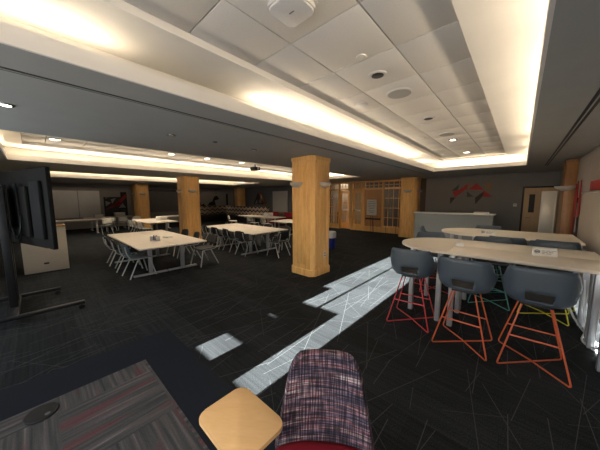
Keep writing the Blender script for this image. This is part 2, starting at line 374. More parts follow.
# coffers: lip, cove trough, raised plaster ring, sunken tile field
for ci, (x0, x1, y0, y1) in enumerate(coffers):
    b = B(); t = .02
    for q in ((x0, y0, x0 + t, y1), (x1 - t, y0, x1, y1), (x0 + t, y0, x1 - t, y0 + t), (x0 + t, y1 - t, x1 - t, y1)): b.box(q[0], q[1], H - .001, q[2], q[3], H + .11)
    X0, X1, Y0, Y1 = x0 - LIP, x1 + LIP, y0 - LIP, y1 + LIP
    for q in ((X0 - .03, Y0, X0, Y1), (X1, Y0, X1 + .03, Y1), (X0, Y0 - .03, X1, Y0), (X0, Y1, X1, Y1 + .03)): b.box(q[0], q[1], H + .03, q[2], q[3], H + .33)
    struct(b.build('ceiling_cove', 'white_ceil'))
    ty0, ty1 = y0 + .05, y1 + .28 - .1
    if ci == 0: tx0, tx1 = -1.885, -.385; ty1 = 8.74
    else: tx0, tx1 = x0 + .3, x1 - .3; ty1 = y1 - .3
    ty0 = y0 + .25
    b = B(); soffit_cells([(tx0, tx1, ty0, ty1)], X0, X1, Y0, Y1, 2.75, 2.86, b); struct(b.build('ceiling_ring', 'white_ceil'))
    b = B(); b.box(tx0 - .02, ty0 - .02, 2.83, tx1 + .02, ty1 + .02, 2.85); struct(b.build('ceiling_grid', 'gap'))
    b = B(); bl = B(); g = .005
    if ci == 0: xs = [tx0, -1.42, -.83, tx1]
    else:
        n = int((tx1 - tx0) / .6); m_ = ((tx1 - tx0) - n * .6) / 2; xs = [tx0] + [tx0 + m_ + .6 * k for k in range(n + 1)] + [tx1]
        xs = [x for i, x in enumerate(xs) if i == 0 or x - xs[i - 1] > .05]
    ys = [ty0]; yy = 1.46 - .59 * 5
    while yy < ty1 - .05:
        if yy > ty0 + .05: ys.append(yy)
        yy += .59
    ys.append(ty1)
    for xa, xb in zip(xs, xs[1:]):
        for ya, yb in zip(ys, ys[1:]):
            b.box(xa + g, ya + g, 2.802, xb - g, yb - g, 2.829, bev=.003)
    struct(b.build('ceiling_tiles', 'tile'))

# ------------------------------------------------------------------ cove lighting and daylight
def area(loc, sx, sy, power, col, rot=(0, 0, 0), name='cove_lamp'):
    l = bpy.data.lights.new(name, 'AREA'); l.shape = 'RECTANGLE'; l.size = sx; l.size_y = sy; l.energy = power; l.color = col
    o = bpy.data.objects.new(name, l); C.objects.link(o); o.location = loc; o.rotation_euler = rot
    return o
WARM = (1, .83, .62)
def aim(vert, c, x0, y0):
    cx = min(coffers, key=lambda q: abs((q[0] + q[1]) / 2 - c.x))
    if vert: return (PI, -TILT if c.x > (cx[0] + cx[1]) / 2 else TILT, 0)
    return (PI - TILT if c.y > 4 else PI + TILT, 0, 0)
TILT = R(42)
def cove_run(x0, y0, x1, y1, power, gapf=.12, L=1.22):
    d = Vector((x1 - x0, y1 - y0)); n = max(1, round(d.length / (L + gapf))); st = d / n
    for k in range(n):
        c = Vector((x0, y0)) + st * (k + .5); ln = st.length - gapf
        vert = abs(st.y) > abs(st.x)
        area((c.x, c.y, H + .125), .05 if vert else ln, ln if vert else .05, power * ln, WARM, aim(vert, c, x0, y0))
K = 4.6
cove_run(-2.36, -1.2, -2.36, .55, K * .6); cove_run(-2.36, 1.75, -2.36, 7.3, K); cove_run(-2.36, 7.75, -2.36, 8.7, K * .8)
cove_run(.27, -1.2, .27, 6.2, K); cove_run(.27, 6.6, .27, 7.4, K); cove_run(.27, 7.8, .27, 8.7, K); cove_run(-2.0, 8.76, -.1, 8.86, K)
K2 = 6.0
cove_run(-8.19, -.2, -8.19, 8.6, K2, L=1.6); cove_run(-4.56, -.2, -4.56, 8.6, K2, L=1.6); cove_run(-8.0, -.44, -4.8, -.44, K2); cove_run(-8.0, 8.84, -4.8, 8.84, K2)
cove_run(-13.14, -.1, -13.14, 8.2, K2, L=2); cove_run(-10.28, -.1, -10.28, 8.2, K2, L=2); cove_run(-12.9, 8.44, -10.6, 8.44, K2)
# sun through the windows behind the camera, travelling along +Y
sl = bpy.data.lights.new('sun', 'SUN'); sl.energy = 110; sl.angle = R(.35); sl.color = (.95, 1, .97)
so = bpy.data.objects.new('sun', sl); C.objects.link(so)
so.rotation_euler = Vector((0, 1, -.26)).to_track_quat('-Z', 'Y').to_euler()
def down(x, y, p, z=2.78):
    l = bpy.data.lights.new('downlight_and_fill', 'SPOT'); l.energy = p; l.spot_size = R(120); l.spot_blend = .6; l.shadow_soft_size = .06; l.color = (1, .86, .68)
    o = bpy.data.objects.new('downlight_and_fill', l); C.objects.link(o); o.location = (x, y, z)
for y in (.4, 2.6, 3.6, 4.8, 7.2): down(-7.0, y, 40)
for y in (1.0, 2.8, 5.0, 7.4): down(-12.2, y, 80)  # added fill spots without fittings, brightening the far end of the room
down(-1.13, 5.92, 14); down(-1.14, 7.75, 16)
# added fill lamps before the solid front wall, standing in for daylight
area((-4.2, YF + .05, 1.55), 3.0, 1.5, 26, (.86, .94, 1.0), (R(-90), 0, 0), 'daylight_fill')
area((-.4, YF + .05, 1.45), 1.9, 1.6, 27, (.90, .94, 1.0), (R(-90), 0, 0), 'daylight_fill')
for o in bpy.data.objects:
    if o.name.startswith('daylight_fill'): o.rotation_euler = (R(90), 0, PI) if False else Vector((0, 1, -.05)).to_track_quat('-Z', 'Z').to_euler()
wd = bpy.data.worlds.new('world'); sc.world = wd; wd.use_nodes = True
wb = wd.node_tree.nodes['Background']; sky = wd.node_tree.nodes.new('ShaderNodeTexSky'); sky.sky_type = 'NISHITA'; sky.sun_disc = False; sky.sun_elevation = R(15); sky.sun_rotation = R(180)
wd.node_tree.links.new(sky.outputs[0], wb.inputs['Color']); wb.inputs['Strength'].default_value = .35

# ------------------------------------------------------------------ wood columns
def chamfer_sq(h, c): return [(-h + c, -h), (h - c, -h), (h, -h + c), (h, h - c), (h - c, h), (-h + c, h), (-h, h - c), (-h, -h + c)]
def make_column(name, label, loc, h=.315, group='wood clad columns'):
    t = thing(name, label, 'column', loc, 0, group)
    B().prism(chamfer_sq(h, .075), .14, 2.36).build('shaft', 'oak', t)
    B().prism(chamfer_sq(h + .022, .085), 0, .14, bev=.012).build('base_moulding', 'oak', t)
    B().prism(chamfer_sq(h + .018, .085), 2.36, 2.439).build('crown_moulding', 'oak', t)
    b = B()
    for a in range(4):
        b.at(rz=a * PI / 2); b.box(-h + .20, -h - .012, .22, h - .20, -h + .002, 2.28, bev=.008)
    b.build('raised_panel', 'oak', t)
    b = B()
    for a in range(4):
        b.at(rz=a * PI / 2)
        for x in (-h + .11, -h + .14, -h + .17, h - .17, h - .14, h - .11): b.tube([(x, -h + .002, .2), (x, -h + .002, 2.3)], .013, 10)
    b.build('pilaster_beading', 'oak', t)
    return t
col0 = make_column('wood_column', 'large foreground honey oak column with chamfered corners and two sconces', (-3.355, 4.03, 0))
dup(col0, (-9.5, 4.07, 0), 0, 'honey oak column standing behind the second long table, beyond the nearest column')
dup(col0, (-15.6, 4.07, 0), 0, 'farthest of the three free-standing oak columns, in front of the grey screen')
dup(col0, (-15.65, 10.5, 0), 0, 'dim oak column at the far corner beside the patterned banquette')
dup(col0, (-3.42, 10.55, 0), 0, 'oak column at the right end of the glazed oak partition')
t = thing('wood_pilaster', 'narrow oak pilaster against the right wall beside the door', 'pilaster', (.78, 8.3, 0))
B().box(-.09, -.3, .12, .089, .3, 2.36, bev=.01).build('shaft', 'oakd', t); B().box(-.11, -.32, 0, .089, .32, .12, bev=.01).build('base_moulding', 'oakd', t)
B().box(-.11, -.32, 2.36, .089, .32, 2.439, bev=.01).build('crown_moulding', 'oakd', t)
t = thing('wood_pilaster', 'flat oak pilaster on the far left wall right of the geometric mural', 'pilaster', (-17.525, 4.35, 0))
B().box(-.07, -.3, 0, .1, .25, 2.439, bev=.01).build('shaft', 'oakd', t)

# wall sconces: half bowl uplighters
def make_sconce(label, loc, rz, name='wall_sconce'):
    t = thing(name, label, 'sconce', loc, rz, 'half bowl wall sconces')
    b = B(); n, m_ = 14, 7; rings = []
    for j in range(m_ + 1):
        a = PI / 2 * j / m_; r = math.cos(a); z = -.105 * math.sin(a)
        rings.append([b._v((.17 * r * math.cos(PI * k / n), -.12 * r * math.sin(PI * k / n), z)) for k in range(n + 1)])
    for a_, b_ in zip(rings, rings[1:]):
        for k in range(n): b.bm.faces.new((a_[k], a_[k + 1], b_[k + 1], b_[k]))
    bmesh.ops.remove_doubles(b.bm, verts=b.bm.verts, dist=.0005)
    o = b.build('shade', 'sconce', t); md = o.modifiers.new('s', 'SOLIDIFY'); md.thickness = .006
    B().box(-.05, -.012, -.07, .05, -.001, .0).build('wall_plate', 'white', t)
    return t
h = .322
sc0 = make_sconce('frosted sconce on the front face of the nearest column', (-3.42, 4.03 - h, 1.93), 0)
def sconce(col, side, label):
    cx, cy = col; L_ = {'-y': ((cx, cy - h, 1.93), 0), '+x': ((cx + h, cy, 1.93), PI / 2), '+y': ((cx, cy + h, 1.93), PI), '-x': ((cx - h, cy, 1.93), -PI / 2)}[side]
    dup(sc0, L_[0], L_[1], label)
sc0.location = (-3.46, 4.03 - h, 1.93)
dup(sc0, (-3.355 + h, 4.08, 1.93), PI / 2, 'frosted sconce on the right-hand face of the nearest column')
for c, nm in (((-9.5, 4.07), 'the column behind the second table'), ((-15.6, 4.07), 'the farthest free-standing column')):
    for s, q in (('-y', 'on the near broad face of '), ('+x', 'on the right-hand face of '), ('+y', 'on the far side of '), ('-x', 'on the back of ')):
        if s in ('-x', '+y'): continue
        sconce(c, s, 'small frosted sconce ' + q + nm)
sconce((-3.42, 10.55), '-y', 'frosted sconce on the column beside the glazed partition')
sconce((-3.42, 10.55), '+x', 'frosted sconce on the side of the column next to the grey feature wall')
dup(sc0, (.70, 7.999, 1.86), 0, 'frosted sconce on the narrow pilaster by the door')
# outlet on column
t = thing('power_outlet', 'white power outlet low on the nearest oak column', 'outlet', (-3.355 + h, 4.11, .42), PI / 2)
B().box(-.04, -.008, -.06, .04, .0, .06, bev=.003).build('cover_plate', 'white', t)
B().box(-.018, -.0105, .012, .018, -.008, .04).build('socket', 'soil', t); B().box(-.018, -.0105, -.04, .018, -.008, -.012).build('socket', 'soil', t)

# ------------------------------------------------------------------ ceiling fixtures
def disc(name, label, cat, x, y, z, r, m, inner=None, rm=None, group=None, ring=None):
    t = thing(name, label, cat, (x, y, z), 0, group)
    B().lathe([(r, 0), (r, -.006), (r * .93, -.012), (r * .9, -.012)], n=32).build('rim', m, t)
    if inner: B().lathe([(r * inner, -.0122), (r * inner, -.0135), (r * inner * .97, -.014)], n=32).build('grille' if 'speaker' in name else 'lens', rm or 'black', t)
    return t
ZT = 2.80
disc('ceiling_speaker', 'large round speaker grille in the tiled ceiling, nearest of the big ones', 'speaker', -1.12, 2.93, ZT, .145, 'white', .86, 'grille')
disc('ceiling_speaker', 'farther round speaker grille in the tiled ceiling', 'speaker', -1.12, 5.34, ZT, .145, 'white', .86, 'grille')
disc('recessed_downlight', 'dark recessed downlight nearest the camera in the tiled ceiling', 'downlight', -1.12, 2.36, ZT, .085, 'white', .68, 'black', 'unlit ceiling downlights')
disc('recessed_downlight', 'dark recessed downlight between the two big speakers', 'downlight', -1.12, 4.11, ZT, .085, 'white', .68, 'black', 'unlit ceiling downlights')
disc('recessed_downlight', 'glinting recessed downlight just past the farther speaker', 'downlight', -1.13, 5.92, ZT, .085, 'chrome', .6, 'lamp')
disc('recessed_downlight', 'glinting recessed downlight at the far end of the tiled ceiling', 'downlight', -1.14, 7.75, ZT, .085, 'chrome', .6, 'lamp')
disc('smoke_detector', 'small round detector near the white access point', 'smoke detector', -1.09, 1.98, ZT, .045, 'trimlight', .6, 'tile')
disc('ceiling_disc', 'plain round cover beside the left cove light', 'ceiling cover', -1.62, 2.95, ZT, .085, 'white', .8, 'white')
disc('ceiling_disc', 'plain round cover farther along the left cove light', 'ceiling cover', -1.59, 5.32, ZT, .085, 'white', .8, 'white')
t = thing('wireless_access_point', 'white rounded square access point on the ceiling at the top of the view', 'access point', (-1.13, 1.17, ZT))
B().prism(rrect(-.13, -.13, .13, .13, .05), -.012, 0).build('mounting_plate', 'tile', t)
B().prism(rrect(-.12, -.12, .12, .12, .055), -.045, -.012, bev=.012).build('housing', 'white', t)
b = B(); b.at(rx=PI); b.prism(rrect(-.112, -.112, .112, .112, .05), .045, .058, bev=.012); b.build('cover', 'white', t)
B().box(-.02, -.004, -.0585, .02, .004, -.058).build('status_light', 'soil', t)
for i, (x, y, lb) in enumerate([(-3.44, -.09, 'spotlight in the dark ceiling above the display cart'), (-3.45, 1.29, 'spotlight in the dark ceiling above the nearest long table'), (-3.45, 2.62, 'spotlight in the dark ceiling just left of the nearest column')]):
    disc('recessed_spotlight', 'small recessed ' + lb, 'spotlight', x, y, H, .055, 'chrome', .6, 'lamp' if i == 0 else 'steel')
disc('sprinkler_head', 'tiny dark disc in the plain ceiling between two spotlights', 'sprinkler', -3.40, 1.88, H, .03, 'soil', .6, 'black')
for i, (x, y) in enumerate([(-7.0, .4), (-7.0, 2.6), (-7.0, 3.6), (-7.0, 4.8)]):
    disc('recessed_downlight', 'lit recessed downlight in the second ceiling bay over the long tables', 'downlight', x, y, ZT, .085, 'chrome', .75, 'lamp', 'downlights of the second bay')
t = thing('ceiling_projector', 'small dark projector hanging in front of the nearest column', 'projector', (-4.9, 3.75, 2.44))
B().tube([(0, 0, .0), (0, 0, -.07)], .015).build('drop_pole', 'black', t); B().box(-.10, -.08, -.15, .10, .08, -.065, bev=.012).build('housing', 'blackm', t)
B().at((.10, 0, -.11)).tube([(0, 0, 0), (.02, 0, 0)], .03, 16).build('lens', 'chrome', t)

# ------------------------------------------------------------------ low tables
def make_table(name, label, loc, w=2.62, d=.61, hgt=.68, rz=0, group='long cream training tables', feet=True):
    t = thing(name, label, 'table', loc, rz, group)
    B().prism(rrect(-w / 2, -d / 2, w / 2, d / 2, .015, 3), hgt - .026, hgt, bev=.003).build('tabletop', 'top', t)
    for sx in (-1, 1):
        x = sx * (w / 2 - .58 if w > 2 else w / 2 - .3)
        b = B(); b.box(x - .035, -.035, .05, x + .035, .035, hgt - .027, bev=.006); b.build('leg', 'steel', t)
        b = B(); b.prism([(x - .035, -d / 2 + .01), (x + .035, -d / 2 + .01), (x + .035, d / 2 - .01), (x - .035, d / 2 - .01)], .012, .045, bev=.008); b.build('foot', 'steel', t)
    B().box(-w / 2 + .3, -.02, hgt - .10, w / 2 - .3, .02, hgt - .027).build('beam', 'steel', t)
    return t
def pair(cx, cy, w, d, la, lb, group='long cream training tables', rz=0, src=None):
    dy = Vector((-math.sin(rz), math.cos(rz))) * (d / 2 + .002)
    a = make_table('training_table', la, (cx - dy.x, cy - dy.y, 0), w, d, rz=rz, group=group)
    dup(a, (cx + dy.x, cy + dy.y, 0), rz, lb)
    return a
pair(-6.56, 1.90, 2.85, .65, 'near half of the closest long cream table, dark chairs along its front', 'far half of the closest long cream table, with a chair at its far right corner')
pair(-6.57, 4.50, 2.80, .65, 'near half of the second long table, behind a row of dark chairs', 'far half of the second long table, left of the nearest column')
pair(-11.8, 3.5, 2.4, .55, 'near half of the table between the two farther oak columns', 'far half of the table between the two farther oak columns')
pair(-6.8, 7.15, 1.9, .55, 'near half of the short table partly hidden behind the nearest column', 'far half of the short table partly hidden behind the nearest column')
pair(-10.2, 8.1, 2.9, .45, 'near half of the far table with pale chairs before the banquette', 'far half of the far table with pale chairs before the banquette')
make_table('training_table', 'narrow table running below the big far whiteboards', (-14.9, 1.1, 0), 2.9, .6, rz=PI / 2)
make_table('training_table', 'cream table under the red geometric mural', (-16.25, 2.65, 0), 2.0, .6, rz=PI / 2)
make_table('training_table', 'small table pushed to the grey screen at the far wall', (-14.4, 5.5, 0), 1.7, .6, rz=PI / 2)

# four-leg stacking chairs; the chair faces +y in its own frame
def make_chair(name, label, loc, rz, shell, legm, group):
    t = thing(name, label, 'chair', loc, rz, group); t.scale = (.96, .96, .93)
    # seat
    b = B(); nx, ny = 8, 8; g = []
    for j in range(ny + 1):
        row = []
        for i in range(nx + 1):
            u = i / nx * 2 - 1; v = j / ny * 2 - 1
            uu = u * (1 - .12 * v * v); vv = v * (1 - .10 * u * u)
            row.append(b._v((uu * .225, vv * .215, .445 + .012 * u * u - .014 * max(0, v) ** 2 + .02 * max(0, -v) ** 3)))
        g.append(row)
    for j in range(ny):
        for i in range(nx): b.bm.faces.new((g[j][i], g[j][i + 1], g[j + 1][i + 1], g[j + 1][i]))
    o = b.build('seat', shell, t); md = o.modifiers.new('s', 'SOLIDIFY'); md.thickness = .016
    b = B(); g = []
    for j in range(7):
        row = []
        for i in range(9):
            u = i / 8 * 2 - 1; v = j / 6
            wv = .215 * (1 - .10 * abs(v * 2 - 1) ** 3 - .06 * v)
            row.append(b._v((u * wv, -.235 - .055 * v + .045 * u * u, .52 + .245 * v - .02 * u * u * (v * 2 - 1))))
        g.append(row)
    for j in range(6):
        for i in range(8): b.bm.faces.new((g[j][i], g[j][i + 1], g[j + 1][i + 1], g[j + 1][i]))
    o = b.build('backrest', shell, t); md = o.modifiers.new('s', 'SOLIDIFY'); md.thickness = .014
    for s in (-1, 1):
        B().tube([(s * .19, .16, .43), (s * .235, .26, .012)], .013).build('leg', legm, t)
        B().tube([(s * .19, -.05, .43), (s * .225, -.24, .012)], .013).build('leg', legm, t)
        B().tube([(s * .19, .16, .425), (s * .20, -.19, .43), (s * .195, -.262, .57), (s * .185, -.28, .72)], .011, bend=.05).build('frame_rail', legm, t)
    return t
D0 = make_chair('stacking_chair', 'steel blue chair at the near right end of the closest long table', (-5.85, 1.38, 0), .1, 'bluechair', 'legwhite', 'chairs along the closest long table')
DK = make_chair('stacking_chair', 'charcoal chair just behind the steel blue one at the closest long table', (-6.6, 1.36, 0), -.12, 'darkshell', 'legwhite', 'chairs along the closest long table')
WH = make_chair('stacking_chair', 'white chair standing before the big far whiteboards', (-14.1, 2.15, 0), PI / 2 + .3, 'whiteshell', 'legwhite', 'pale chairs at the far tables')
g1 = 'chairs along the closest long table'

dup(DK, (-7.36, 1.35, 0), -.05, 'charcoal chair at the far left end of the closest long table', g1)
dup(DK, (-5.66, 2.74, 0), PI + .1, 'charcoal chair on the far side of the closest long table, nearest its right corner', g1)
dup(DK, (-6.5, 2.72, 0), PI - .1, 'charcoal chair on the far side of the closest table, left of the corner one', g1)
dup(DK, (-7.3, 2.75, 0), PI + .05, 'charcoal chair at the far left of the closest table, far side', g1)
g2 = 'chairs around the second long table'
for i, (x, q) in enumerate([(-5.8, 'nearest the right-hand corner'), (-6.55, 'second from the right-hand corner'), (-7.2, 'third from the right-hand corner'), (-7.85, 'at the left-hand corner')]):
    dup(DK, (x, 4.05 + .03 * (i % 2), 0), (.1, -.08, .05, -.1)[i], 'charcoal chair before the second long table, ' + q, g2)
dup(DK, (-5.66, 5.30, 0), PI + .15, 'charcoal chair behind the second long table close to the nearest column', g2)
dup(DK, (-6.6, 5.32, 0), PI - .1, 'charcoal chair behind the middle of the second long table', g2)
dup(DK, (-4.95, 4.55, 0), PI / 2, 'charcoal chair at the right end of the second long table', g2)
g3 = 'pale chairs at the far tables'
for x, y, rz, lb in [(-15.2, 2.5, PI / 2 + .2, 'white chair left of the table under the geometric mural'), (-15.35, 3.1, PI / 2 - .2, 'white chair in front of the geometric mural table'), (-15.2, 3.6, PI / 2 + .1, 'white chair closest to the farthest column'),
                     (-11.2, 3.0, .1, 'pale chair tucked at the table between the two farther columns, right one'), (-11.9, 3.0, -.1, 'pale chair tucked at the table between the two farther columns, middle one'), (-12.6, 3.0, 0, 'pale chair tucked at the table between the two farther columns, left one'),
                     (-11.6, 7.3, -.7, 'pale chair at the left end of the far banquette table'), (-9.9, 7.4, .1, 'pale chair before the middle of the far banquette table'), (-8.9, 7.45, -.15, 'pale chair at the right end of the far banquette table'),
                     (-14.2, .3, PI / 2, 'white chair below the left whiteboard'), ]:
    dup(WH, (x, y, 0), rz, lb, g3)
dup(DK, (-6.3, 6.6, 0), .05, 'charcoal chair before the short table behind the nearest column', g2)
dup(DK, (-8.75, 4.9, 0), 2.4, 'charcoal chair to the right of the second oak column', g2)

# things on low tables
t = thing('clear_caddy', 'small clear caddy of supplies on the closest long table', 'caddy', (-5.95, 1.76, .68), .4)
b = B(); b.box(-.09, -.05, 0, .09, .05, .006); b.box(-.09, -.05, .006, -.085, .05, .10); b.box(.085, -.05, .006, .09, .05, .10); b.box(-.085, .045, .006, .085, .05, .10); b.build('tray', 'white', t)
for k in range(3): B().at((-.05 + .045 * k, 0, .006)).tube([(0, 0, 0), (.01, 0, .12)], .008).build('marker', ['soil', 'blue', 'artred'][k], t)
tag(B().at((-6.2, 2.1, .68), .3).prism(rrect(-.10, -.06, .10, .06, .01), 0, .035, bev=.006).build('tissue_packet', 'white'), 'flat white packet beside the clear caddy on the closest table', 'packet')
def boxy(name, label, cat, loc, dims, m, rz=0):
    t = thing(name, label, cat, loc, rz)
    x, y, z = dims; B().box(-x / 2, -y / 2, 0, x / 2, y / 2, z * .8, bev=.005).build('body', m, t); B().box(-x / 2 - .004, -y / 2 - .004, z * .8, x / 2 + .004, y / 2 + .004, z, bev=.004).build('lid', 'white', t)
boxy('storage_box', 'low white box on the table between the two farther columns', 'box', (-11.8, 3.8, .68), (.5, .3, .16), 'white')
boxy('storage_box', 'white box on the far end of the table below the whiteboards', 'box', (-14.9, .1, .68), (.35, .3, .14), 'white')
boxy('storage_box', 'cream box on the table under the geometric mural', 'box', (-16.25, 3.15, .68), (.3, .45, .2), 'beige')
boxy('storage_box', 'white box on the table under the geometric mural, nearer the whiteboards', 'box', (-16.25, 2.25, .68), (.3, .35, .13), 'white')
boxy('storage_box', 'white box on the far banquette table', 'box', (-9.8, 8.3, .68), (.4, .3, .2), 'white')

# ------------------------------------------------------------------ far walls
def board(name, label, y0, y1, z0, z1, m='wbd', x=XL):
    t = thing(name, label, 'whiteboard', (x, (y0 + y1) / 2, z0)); w_ = (y1 - y0) / 2; h_ = z1 - z0
    B().box(.001, -w_, 0, .03, w_, h_).build('writing_surface', m, t)
    b = B(); b.box(.001, -w_ - .015, -.015, .045, -w_, h_ + .015); b.box(.001, w_, -.015, .045, w_ + .015, h_ + .015); b.box(.001, -w_, -.015, .045, w_, 0); b.box(.001, -w_, h_, .045, w_, h_ + .015); b.build('frame', 'steel', t)
    return t
board('whiteboard', 'big whiteboard on the far wall, the left panel', -.6, 1.62, .62, 2.06)
board('whiteboard', 'big whiteboard on the far wall, the right panel beside the mural', 1.66, 2.55, .62, 2.06)
# mural of triangles, built as thin panels on the far wall
t = thing('geometric_mural', 'red, black and grey triangle mural on the far left wall', 'wall art', (XL, 0, 0))
def yzpoly(name, pts, m, par, x=0, th=.015):
    b = B(); a = [b._v((x, p[0], p[1])) for p in pts]; c = [b._v((x + th, p[0], p[1])) for p in pts]
    b.bm.faces.new(a); b.bm.faces.new(c[::-1]); n = len(pts)
    for i in range(n): b.bm.faces.new((a[i], a[(i + 1) % n], c[(i + 1) % n], c[i]))
    return b.build(name, m, par, smooth=False)
yzpoly('panel', [(2.72, .6), (3.83, .6), (3.83, 2.02), (3.52, 2.02), (3.52, 1.73), (2.72, 1.73)], 'artblk', t)
for pts, m in [([(2.75, 1.0), (3.2, 1.3), (3.55, 1.66), (3.8, 1.95), (3.8, 1.7), (3.35, 1.2), (2.95, 1.08)], 'artred'), ([(2.8, 1.2), (3.05, 1.4), (2.8, 1.5)], 'artgry'), ([(3.1, 1.35), (3.3, 1.68), (3.05, 1.6)], 'artgry'),
               ([(3.4, 1.1), (3.75, 1.1), (3.6, 1.38)], 'artgry'), ([(2.8, 1.62), (3.0, 1.72), (2.8, 1.72)], 'arttan'), ([(3.5, 1.0), (3.7, .8), (3.75, 1.0)], 'artgrn'), ([(3.15, 1.18), (3.5, 1.55), (3.5, 1.2)], 'artred')]:
    yzpoly('triangle', pts, m, t, .0155, .006)
# projection screen and grey panel beyond the farthest column
t = thing('projection_screen', 'grey pull-down projection screen on the far wall between two columns', 'projection screen', (XL + .006, 0, 0))
B().box(.02, 5.0, .75, .03, 6.75, 2.1).build('screen_cloth', 'screen', t); B().box(.0, 4.9, 2.1, .09, 6.9, 2.2, bev=.01).build('casing', 'blackm', t)
tag(B().box(XL, 6.95, .7, XL + .04, 7.75, 2.1, bev=.004).build('tackable_board', 'wbd'), 'pale grey board right of the projection screen on the far wall', 'board')
# dark mural behind the second column
t = thing('dark_mural', 'dark purple and black angular mural on the far wall beside the banquette', 'wall art', (XL, 0, 0))
for pts, m in [([(7.9, .9), (8.5, 1.0), (8.3, 1.5), (7.9, 1.7)], 'artred'), ([(8.2, 1.0), (8.9, .95), (8.6, 1.25)], 'artblk'), ([(8.9, 1.1), (9.6, 1.1), (9.5, 1.45), (9.1, 1.35)], 'artblk'), ([(9.3, 1.4), (9.9, 1.6), (9.7, 1.85), (9.5, 1.8)], 'artblk'),
               ([(9.1, .9), (9.6, .95), (9.3, 1.1)], 'purple'), ([(9.55, 2.0), (9.7, 2.0), (9.7, 2.15), (9.55, 2.15)], 'artgry'), ([(8.3, 1.95), (8.45, 1.95), (8.45, 2.1), (8.3, 2.1)], 'artgry'), ([(10.5, 1.1), (10.65, 1.1), (10.65, 2.0), (10.5, 2.0)], 'artblk')]:
    yzpoly('shape', pts, m, t)
# patterned banquettes
def banquette(name, label, loc, rz, L_):
    t = thing(name, label, 'banquette', loc, rz)
    B().box(-L_ / 2, -.18, .3, L_ / 2, .0, 1.08, bev=.03).build('back_cushion', 'chev', t)
    B().box(-L_ / 2, -.62, .30, L_ / 2, -.18, .46, bev=.03).build('seat_cushion', 'pad', t); B().box(-L_ / 2, -.58, 0, L_ / 2, -.02, .30).build('plinth', 'blackm', t)
banquette('banquette', 'chevron patterned banquette along the far back wall', (-14.3, 10.14, 0), 0, 4.9)
banquette('banquette', 'short patterned banquette on the far left wall, half hidden by a column', (XL + .04, 9.0, 0), PI / 2, 2.6)
t = thing('triangle_wall_art', 'dark triangle wall art with tan bars above the long banquette', 'wall art', (0, YB - .002, 0))
def xzpoly(name, pts, m, par, y=0, th=.02):
    b = B(); a = [b._v((p[0], y, p[1])) for p in pts]; c = [b._v((p[0], y - th, p[1])) for p in pts]
    b.bm.faces.new(a); b.bm.faces.new(c[::-1]); n = len(pts)
    for i in range(n): b.bm.faces.new((a[i], a[(i + 1) % n], c[(i + 1) % n], c[i]))
    return b.build(name, m, par, smooth=False)
for pts, m in [([(-14.9, 1.2), (-13.75, 1.2), (-14.35, 2.05)], 'artblk'), ([(-14.75, 1.25), (-14.45, 1.25), (-14.45, 1.55)], 'artgry'), ([(-13.75, 1.25), (-14.25, 2.0), (-14.1, 2.1), (-13.45, 1.2)], 'artred'), ([(-14.1, 1.85), (-13.95, 1.95), (-13.05, .9), (-13.25, .85)], 'arttan'), ([(-14.3, 1.3), (-14.0, 1.3), (-14.2, 1.6)], 'purple')]:
    xzpoly('shape', pts, m, t, th=.02 + .004 * len(t.children))
t = thing('whiteboard', 'tall whiteboard at the back wall just left of the nearest column', 'whiteboard', (-11.95, YB - .03, 0))
B().box(-.72, -.03, .72, .72, 0, 2.1).build('writing_surface', 'wbd', t)
b = B(); b.box(-.735, -.04, .7, -.72, 0, 2.12); b.box(.72, -.04, .7, .735, 0, 2.12); b.box(-.72, -.04, 2.1, .72, 0, 2.12); b.box(-.72, -.04, .7, .72, 0, .72); b.build('frame', 'steel', t)
tag(B().box(-13.4, 10.15, .62, -10.6, 10.55, .80, bev=.01).build('dark_ledge', 'blackm'), 'long dark counter ledge before the tall whiteboard', 'ledge') if False else None
t = thing('console_table', 'long dark console in front of the tall far whiteboard', 'console', (-10.2, 10.3, 0))
B().box(-1.5, -.25, .70, 1.5, .25, .76, bev=.006).build('tabletop', 'oakd', t)
for x in (-1.4, 1.4): B().box(x - .03, -.22, 0, x + .03, .22, .70).build('leg', 'blackm', t)
# red armchairs far
def armchair(label, loc, rz):
    t = thing('red_armchair', label, 'armchair', loc, rz)
    B().box(-.33, -.3, .2, .33, .3, .44, bev=.04).build('seat', 'redseat', t); B().box(-.33, -.42, .2, .33, -.28, .82, bev=.05).build('backrest', 'redseat', t)
    for s in (-1, 1):
        B().box(s * .38 - .05, -.4, .18, s * .38 + .05, .3, .62, bev=.03).build('armrest', 'redseat', t)
        for yy in (-.32, .24): B().tube([(s * .34, yy, .19), (s * .35, yy, 0)], .02).build('leg', 'blackm', t)
armchair('dark red armchair half hidden left of the nearest column', (-9.7, 9.35, 0), PI)
armchair('dark red armchair farther left beside the tall whiteboard', (-10.9, 9.4, 0), PI + .3)

